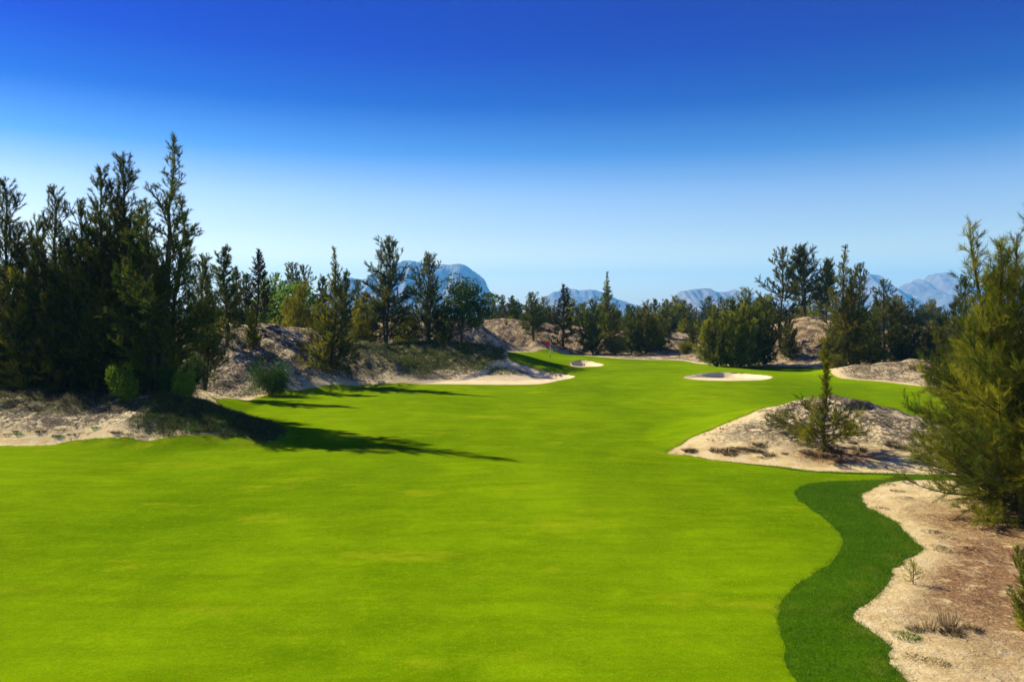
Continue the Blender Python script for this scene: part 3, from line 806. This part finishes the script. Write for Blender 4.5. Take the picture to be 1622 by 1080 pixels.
# ---- behind the green
plant('sparse', 'casuarina_tree', 'pale thin casuarina on the brown dune beyond the leafy tree', 'tree', 797, 468, 138, None, 1.2)
plant('broad', 'leafy_tree', 'small dark leafy tree on the crest of the brown dune', 'tree', 815, 474, 140, None, 0.8)
plant('crowned', 'casuarina_tree', 'open casuarina with bare trunk on the dune behind the flag', 'tree', 845, 464, 126, None, 1.25)
plant('rust_spire', 'casuarina_tree', 'narrow dark rusty spire casuarina just beyond the flag', 'tree', 892, 453, 126, None, 1.45)
plant('bushy_b', 'casuarina_tree', 'dark broad casuarina at the back edge of the green beside the tallest one', 'tree', 940, 476, 124, None, 0.95)
plant('cone', 'casuarina_tree', 'tallest layered cone casuarina behind the green', 'tree', 964, 432, 132, None, 0.95)
plant('bushy_b', 'casuarina_tree', 'bushy casuarina at the back edge of the green', 'tree', 1000, 486, 124, None, 0.9)
plant('bushy', 'casuarina_tree', 'olive bushy casuarina at the back edge of the green', 'tree', 1022, 480, 125, None, 0.85)
plant('olive_shrub', 'shrub', 'small olive shrub alone at the corner of the green', 'shrub', 1087, 540, 119, None, 0.9)
plant('olive_shrub', 'shrub', 'low olive shrub under the tallest cone casuarina', 'shrub', 975, 535, 122, None, 1.1)
rs = random.Random(21)
for i in range(20):
    px = 770 + 350 * (i + rs.random()) / 20
    plant(('bushy_c', 'olive', 'bushy_b', 'bushy')[rs.randrange(4)], 'casuarina_tree', 'low bushy casuarina scattered over the brown dunes behind the green', 'tree', px, rs.uniform(496, 520), rs.uniform(126, 146), 'low casuarinas on the dunes behind the green', rs.uniform(0.9, 1.3))
GB = 'background belt of casuarinas'
LBB = 'small far casuarina in the wooded belt beyond the dunes'
keys = ('spire', 'cone', 'bushy_b', 'sparse', 'bushy_c', 'sparse_b', 'crowned', 'olive', 'bushy')
rb = random.Random(9)
for i in range(92):
    px = 780 + 720 * (i + rb.uniform(-0.5, 0.5)) / 76 if i < 76 else rb.uniform(280, 790)
    dd = rb.uniform(155, 215)
    top = 496 - rb.betavariate(1.6, 2.0) * 34
    if 1035 < px < 1210: top = 492 - rb.betavariate(1.5, 1.5) * 28
    plant(keys[rb.randrange(9)], 'casuarina_tree', LBB, 'tree', px, top, dd, GB, rb.uniform(1.1, 1.6), sink=0.3)
rw = random.Random(77)
for i in range(26):
    xx = rw.uniform(44, 150) if i < 18 else -rw.uniform(75, 150)
    dd = rw.uniform(72, 165) if i < 18 else rw.uniform(70, 170)
    plant(keys[rw.randrange(9)], 'casuarina_tree', 'casuarina in the open wood that flanks the dunes away from the fairway', 'tree', 0, 0, dd, 'casuarinas flanking the dunes', rw.uniform(0.9, 1.2), x=max(xx, 0.66 * dd) if xx > 0 else min(xx, -0.7 * dd), height=rw.uniform(5, 8.5))
# ---- across the fairway
GR1 = 'casuarinas massed at the foot of the far hill'
for i, (px, top, dd, w) in enumerate(((1136, 488, 96, 1.0), (1160, 476, 98, 1.0), (1187, 462, 100, 0.95), (1210, 482, 101, 0.9), (1172, 500, 95, 1.0))):
    plant(('bushy', 'bushy_b')[i % 2], 'casuarina_tree', 'bushy casuarina in the dense clump at the foot of the far hill', 'tree', px, top, dd, GR1, w)
plant('sparse', 'casuarina_tree', 'slender sparse casuarina with open tiers on the slope of the far hill', 'tree', 1236, 396, 108, None, 1.15)
plant('bushy_b', 'casuarina_tree', 'low bush casuarina at the foot of the slender sparse tree', 'tree', 1250, 505, 104, None, 0.9)
plant('hilltop', 'casuarina_tree', 'dark twin stemmed casuarina silhouetted on top of the far hill', 'tree', 1276, 390, 119, None, 1.1)
plant('hilltop', 'casuarina_tree', 'lower dark casuarina on the hilltop next to the twin stemmed one', 'tree', 1308, 412, 120, None, 1.0)
plant('dense_cone', 'casuarina_tree', 'large dense olive casuarina with a pointed top at the edge of the far fairway', 'tree', 1338, 391, 91, None, 0.9)
plant('bushy', 'casuarina_tree', 'wide bushy casuarina at the base of the large pointed one', 'tree', 1322, 520, 88, None, 0.9)
plant('plume_b', 'casuarina_tree', 'dark casuarina pressed against the large pointed one', 'tree', 1360, 418, 94, None, 1.0)
GR2 = 'casuarinas above the low mound across the fairway'
for i, (px, top, dd, w, k) in enumerate(((1400, 446, 96, 1.2, 'sparse'), (1418, 478, 95, 1.2, 'plume_b'), (1385, 505, 92, 1.0, 'bushy'), (1442, 502, 94, 1.0, 'bushy_b'), (1468, 512, 95, 1.0, 'bushy'), (1490, 505, 93, 1.0, 'bushy_b'), (1425, 515, 93, 1.0, 'bushy_b'))):
    plant(k, 'casuarina_tree', 'casuarina in the low thicket behind the rubble covered mound', 'tree', px, top, dd, GR2, w)
plant('dark_shrub', 'shrub', 'small green shrub on the flank of the rubble covered mound', 'shrub', 1415, 588, 80, None, 0.7)
plant('olive_shrub', 'shrub', 'round shrub at the edge of the far fairway under the large pointed casuarina', 'shrub', 1320, 560, 86, None, 1.1)
plant('plume_b', 'casuarina_tree', 'dark green casuarina behind the big olive one beside the sand', 'tree', 1530, 438, 56, None, 1.0)
plant('plume', 'casuarina_tree', 'dark casuarina at the far side of the big olive one beside the sand', 'tree', 1570, 425, 52, None, 1.0)
plant('bushy_b', 'casuarina_tree', 'low dark casuarina at the end of the rubble covered mound', 'tree', 1512, 480, 62, None, 0.9)

# ---- the big olive tree beside the sand
prof_near = ([0.0, 0.08, 0.25, 0.4, 0.55, 0.75, 0.9, 1.0], [1.0, 1.12, 1.05, 0.82, 0.5, 0.3, 0.18, 0.06])
proto('near', casuarina(41, 10.6, 0.222, 0.015, 5, 270000, nlen=(0.13, 0.30), nwid=0.0115, n1=9.5, stem_spread=0.15, stem_low=0.6, elev=(4, 55), up=0.8, profile=prof_near, dead=0.012, sec=0.13, tmin=0.05, tmax=0.95), M_NEEDLE_Y, 10.6)
plant('near', 'casuarina_tree', 'big shaggy olive and gold casuarina spreading over the bare sand beside the rough', 'tree', 1632, 0, 25.4, None, 1.0, 2.2, height=10.6)
plant('bushy', 'casuarina_tree', 'small dark casuarina sprig beside the needle litter where the sand leaves the picture', 'tree', 1650, 0, 16.2, None, 0.8, 1.0, height=1.9)

# ---- the lone young tree on the sand island
def young_tree():
    skirt = casuarina(52, 1.4, 0.98, 0.26, 1, 11000, nlen=(0.13, 0.26), nwid=0.015, n1=22, elev=(2, 22), up=0.35, power=0.2, tmax=0.75, sec=0.12, belly=0.05)
    top = casuarina(53, 4.1, 0.036, 0.36, 1, 5200, nlen=(0.09, 0.18), nwid=0.014, n1=17, power=0.40, elev=(38, 65), sec=0.10, tmax=0.75)
    (Va, Fa), (Vb, Fb, tb) = skirt; (Vc, Fc), (Vd, Fd, td) = top
    return (np.concatenate([Va, Vc]), np.concatenate([Fa, Fc + len(Va)])), (np.concatenate([Vb, Vd]), np.concatenate([Fb, Fd + len(Vb)]), np.concatenate([tb, td]))
proto('young', young_tree(), M_NEEDLE_Y, 4.1)
plant('young', 'casuarina_tree', 'young casuarina with a wide skirt and thin upright leader on the sand island', 'tree', 1306, 558, 36.4, None, 1.0, 0.8)

# ---- shrubs
plant('shrub', 'shrub', 'bright yellow green round shrub at the feet of the mound trees', 'shrub', 193, 578, 44.6, None, 0.66)
plant('dark_shrub', 'shrub', 'dark green shrub on the mound beside the bright round one', 'shrub', 266, 574, 46.2, None, 0.42)
plant('shrub', 'shrub', 'small green shrub on the shaded end of the mound', 'shrub', 291, 588, 45.2, None, 0.6)
plant('dark_shrub', 'shrub', 'spreading dark green bush at the foot of the shaded dune face', 'shrub', 428, 574, 64.5, None, 0.9)
plant('dark_shrub', 'shrub', 'low dark bush tucked behind the mound at the dune foot', 'shrub', 300, 565, 60, None, 0.7)
plant('seedling', 'seedling', 'lone green seedling standing at the sand edge beside the rough', 'seedling', 1453, 897, 19.1, None, 1.0, sink=0.02)

# ------------------------------------------------------------------ tufts that can be counted
def tuft_mesh(seed, n, rad, hgt, wid, spread):
    rg = np.random.default_rng(seed)
    a = rg.uniform(0, 6.28, n); rr = rad * np.sqrt(rg.uniform(0, 1, n))
    P = np.stack([rr * np.cos(a), rr * np.sin(a), np.full(n, -0.02)], 1)
    D = unit(np.stack([np.cos(a) * rr / rad * spread, np.sin(a) * rr / rad * spread, np.ones(n)], 1) + rg.normal(size=(n, 3)) * 0.28)
    D[:, 2] = np.abs(D[:, 2])
    V, F = blades(P, D, hgt * rg.uniform(0.5, 1.1, n), np.full(n, wid), rg)
    return V, F, np.repeat(np.clip(rg.normal(0.45, 0.22, n), 0, 1), 3)
TUFT = []
for k, (n, rad, hg, wd, sp, mt) in enumerate(((260, 0.22, 0.20, 0.014, 1.3, M_DRY), (260, 0.24, 0.16, 0.014, 1.6, M_BLADE), (70, 0.16, 0.62, 0.010, 0.5, M_DRY), (220, 0.30, 0.12, 0.018, 2.2, M_DRY))):
    V_, F_, t_ = tuft_mesh(60 + k, n, rad, hg, wd, sp)
    o = mesh_obj('grass_tuft', V_, F_, mt, attrs={'tint': t_}, smooth_shade=False)
    TUFT.append(o.data); bpy.data.objects.remove(o)
def tuft(k, px, py, label, group, s=1.0):
    x, y = hit(px, py)
    z = float(ground_at(x, y)[0][0])
    o = bpy.data.objects.new('grass_tuft', TUFT[k]); COL.objects.link(o)
    o.location = (x, y, z); o.scale = (s, s, s); o.rotation_euler = (0, 0, random.uniform(0, 6.28))
    return tag(o, label, 'grass tuft', group)
tuft(1, 1444, 1018, 'flat green grass tuft on the bare sand by the rough edge', None, 1.0)
tuft(0, 1458, 1006, 'small brown tuft behind the flat green one', None, 0.7)
tuft(0, 1518, 1012, 'dense brown grass tuft on the sand below the tall straw stalks', None, 1.0)
tuft(0, 1550, 1006, 'small dark tuft next to the dense brown one', None, 0.75)
tuft(2, 1512, 1000, 'tall pale straw stalks standing in the needle litter', None, 1.0)
tuft(2, 1480, 1003, 'short clump of dry straw beside the tall straw stalks', None, 0.75)
for px, py, s in ((1456, 1050, 0.7), (1492, 1056, 0.75), (1410, 770, 0.9), (1440, 790, 0.7), (1425, 781, 0.8), (1400, 808, 0.8), (1480, 846, 0.9), (1507, 857, 0.7), (1492, 870, 0.7), (1500, 876, 0.8), (1550, 876, 0.8), (1533, 882, 0.6)):
    tuft(3, px, py, 'low flat dry tuft lying on the bare sand beside the rough', 'flat tufts on the sand beside the rough', s)
rt = random.Random(3)
for i in range(26):
    tuft((3, 0, 3, 1)[i % 4], 5 + 375 * rt.random(), 668 + 26 * rt.random() ** 0.8, 'small dry tuft on the sandy apron of the near mound', 'tufts on the apron of the near mound', rt.uniform(0.6, 1.2))
for i in range(34):
    px = 1085 + 385 * rt.random(); lo = 719 + 0.075 * (px - 1085)
    tuft((0, 3, 0)[i % 3], px, lo + rt.uniform(-0.13, 0.0) * (px - 1040) + 1, 'dark brown clump on the pale sand island', 'clumps on the sand island', rt.uniform(0.6, 1.5))

# ------------------------------------------------------------------ flag on the green
M_RED = plain('red_flag_cloth', (0.75, 0.03, 0.03), 0.8, 0.1)
M_POLE = plain('white_pole_paint', (0.78, 0.76, 0.70), 0.4, 0.4)
M_POLE_D = plain('dark_pole_band', (0.03, 0.03, 0.03), 0.5, 0.3)
fx, fy = hit(871.5, 567)
fz = float(ground_at(fx, fy)[0][0])
flag = bpy.data.objects.new('golf_flag', None); COL.objects.link(flag); flag.location = (fx, fy, fz)
tag(flag, 'red golf flag on a pale stick at the back of the green', 'flag')
Vp, Fp = tubes([(np.array([[0, 0, 0.55], [0, 0, 1.4], [0, 0, 2.25]]), [0.036, 0.034, 0.032])], 8)
mesh_obj('pole', Vp, Fp, M_POLE, flag)
Vp, Fp = tubes([(np.array([[0, 0, -0.1], [0, 0, 0.3], [0, 0, 0.55]]), [0.038, 0.0375, 0.037])], 8)
mesh_obj('pole_base', Vp, Fp, M_POLE_D, flag)
uu, vv = np.meshgrid(np.linspace(0, 1, 12), np.linspace(0, 1, 8))
Vc = np.stack([-0.02 - 0.60 * uu, 0.05 * np.sin(uu * 7) * uu, 2.22 - 0.62 * vv - 0.10 * uu], -1).reshape(-1, 3)
ii = np.arange(96).reshape(8, 12)
Fc = np.stack([ii[:-1, :-1].ravel(), ii[:-1, 1:].ravel(), ii[1:, 1:].ravel(), ii[1:, :-1].ravel()], 1)
Vc = np.concatenate([Vc, Vc + [0, 0.006, 0]]); Fc = np.concatenate([Fc, Fc[:, ::-1] + 96])
mesh_obj('cloth', Vc, Fc, M_RED, flag)

# ------------------------------------------------------------------ uncountable growth
def scatter(n, box, accept):
    x = rng.uniform(box[0], box[1], n); y = rng.uniform(box[2], box[3], n)
    z, gg, rr = ground_at(x, y)
    k = accept(x, y, gg, rr)
    return x[k], y[k], z[k], gg[k]

def field_of(name, label, cat, x, y, z, per, rad, length, width, flat, mat, tint=(0.45, 0.25)):
    n = len(x)
    cx = np.repeat(x, per); cy = np.repeat(y, per); cz = np.repeat(z, per)
    sc = np.repeat(rng.uniform(0.5, 1.3, n), per); N = n * per
    a = rng.uniform(0, 6.28, N)
    P = np.stack([cx + np.cos(a) * rad * sc * rng.uniform(0, 1, N), cy + np.sin(a) * rad * sc * rng.uniform(0, 1, N), cz - 0.015], 1)
    D = rng.normal(size=(N, 3)); D[:, 2] = np.abs(D[:, 2]) * flat + 0.12; D = unit(D)
    V, F = blades(P, D, length * sc * rng.uniform(0.5, 1.2, N), width * rng.uniform(0.6, 1.4, N), rng)
    ti = np.clip(np.repeat(rng.normal(tint[0], tint[1], n), per) + rng.normal(size=N) * 0.12, 0, 1)
    return mesh_obj(name, V, F, mat, attrs={'tint': np.repeat(ti, 3)}, smooth_shade=False, label=label, cat=cat, kind='stuff')

# longer blades of the rough and of the turf edges
x, y, z, _ = scatter(230000, (3.5, 16, 11, 33), lambda x, y, g, r: (g < 0.03) & (r < rng.uniform(-0.05, 0.12, len(x))) & (x < 0.62 * y + 1))
field_of('rough_grass', 'blades of longer dark green grass in the strip beside the bare sand', 'grass', x, y, z, 2, 0.05, 0.11, 0.009, 1.5, M_BLADE, (0.48, 0.32))
x, y, z, _ = scatter(320000, (-34, 34, 12, 56), lambda x, y, g, r: (g < rng.uniform(0.0, 0.16, len(x))) & (g > -0.15))
field_of('turf_fringe', 'ragged fringe of grass blades where turf meets sand', 'grass', x, y, z, 7, 0.12, 0.11, 0.012, 1.0, M_BLADE, (0.62, 0.3))
M_FBLADE = leaf_material('fairway_blades', [(0.0, (0.075, 0.165, 0.002)), (0.55, (0.18, 0.29, 0.003)), (1.0, (0.38, 0.40, 0.03))], 0.3)
x, y, z, _ = scatter(170000, (-17, 13, 12.5, 27), lambda x, y, g, r: (g < -0.1) & (r > 0) & (np.abs(x) < 0.66 * y + 0.5) & (rng.uniform(0, 1, len(x)) < 1.3 - y / 30))
field_of('fairway_grass', 'close mown blades of the bright fairway turf', 'grass', x, y, z, 2, 0.05, 0.036, 0.008, 0.9, M_FBLADE, (0.5, 0.3))
# twigs lying about on the open sand
x, y, z, _ = scatter(1500, (6, 22, 12, 32), lambda x, y, g, r: (g > 0.3) & (x < 0.68 * y + 2))
field_of('sand_twigs', 'scattered grey brown twigs and scraps on the open sand', 'twigs', x, y, z, 5, 0.22, 0.13, 0.009, 0.2, M_DRY, (0.4, 0.3))
# matted dead runners and twigs on the dunes
def on_dune(x, y, g, r):
    up = land0(x, y) - base_z(x, y)
    n = fbm(x * 0.55, y * 0.9, 4, 91)
    return (g > 0.35) & (up > 0.35) & (n > rng.uniform(-0.25, 0.35, len(x)))
x, y, z, _ = scatter(26000, (-34, 34, 33, 56), on_dune)
field_of('dune_runners', 'matted brown runners and dead twigs on the near dunes', 'dry growth', x, y, z, 7, 0.16, 0.20, 0.022, 0.55, M_DRY)
x, y, z, _ = scatter(60000, (-60, 75, 56, 145), on_dune)
field_of('dune_runners', 'matted brown runners and dead twigs on the farther dunes', 'dry growth', x, y, z, 6, 0.30, 0.38, 0.05, 0.55, M_DRY)
# overgrown bank and mound tops
def on_scrub(x, y, g, r):
    return (masks(x, y, g)[3] > rng.uniform(0.15, 0.9, len(x))) & (g > 0.2) & (vnoise(x * 0.8, y * 0.8, 5) > rng.uniform(-1, 0.6, len(x)))
x, y, z, _ = scatter(30000, (-24, 8, 74, 100), on_scrub)
field_of('bank_growth', 'tangled olive creeper and grass covering the bank above the big bunker', 'ground cover', x, y, z, 7, 0.25, 0.40, 0.045, 1.0, M_BANK)
x, y, z, _ = scatter(26000, (-45, -10, 40, 66), on_scrub)
field_of('mound_growth', 'dry brown and green grass on top of the near mound', 'ground cover', x, y, z, 8, 0.18, 0.34, 0.026, 1.2, M_DRY, (0.55, 0.22))
x, y, z, _ = scatter(9000, (25, 70, 76, 98), on_scrub)
field_of('mound_growth', 'dry grass along the top of the rubble covered mound', 'ground cover', x, y, z, 7, 0.25, 0.36, 0.04, 1.1, M_DRY, (0.7, 0.2))
x, y, z, _ = scatter(9000, (-20, -11, 39, 47), lambda x, y, g, r: (g > 0.0) & (masks(x, y, g)[3] > rng.uniform(0.1, 0.7, len(x))))
field_of('mound_growth', 'dark rank grass on the shaded end of the near mound', 'ground cover', x, y, z, 7, 0.15, 0.26, 0.022, 1.1, M_BANK, (0.25, 0.2))
# fallen needles
def on_litter(x, y, g, r): return (masks(x, y, g)[2] * (0.5 + 0.5 * vnoise(x * 1.1, y * 1.1, 33)) > rng.uniform(0.0, 0.8, len(x))) & (g > 0.3)
x, y, z, _ = scatter(60000, (6, 24, 12, 40), on_litter)
field_of('needle_litter', 'reddish brown carpet of fallen needles on the sand', 'needle litter', x, y, z, 3, 0.10, 0.15, 0.010, 0.28, M_LITTER, (0.5, 0.25))

# ------------------------------------------------------------------ haze
HZ = np.array([(sx * 9000.0, yy, zz) for zz in (-16.0, 478.0) for yy in (-300.0, 8700.0) for sx in (-1, 1)])
HF = np.array([(0, 2, 3, 1), (4, 5, 7, 6), (0, 1, 5, 4), (2, 6, 7, 3), (0, 4, 6, 2), (1, 3, 7, 5)])
mh = bpy.data.materials.new('haze'); mh.use_nodes = True
mh.node_tree.nodes.clear()
ho = mh.node_tree.nodes.new('ShaderNodeOutputMaterial'); hv = mh.node_tree.nodes.new('ShaderNodeVolumePrincipled')
hv.inputs['Color'].default_value = (0.13, 0.52, 1.0, 1)
hv.inputs['Density'].default_value = 0.00014
hv.inputs['Anisotropy'].default_value = 0.0
mh.node_tree.links.new(hv.outputs[0], ho.inputs['Volume'])
mesh_obj('haze', HZ, HF, mh, smooth_shade=False, label='thin bluish haze fading the far mountains', cat='haze', kind='stuff')
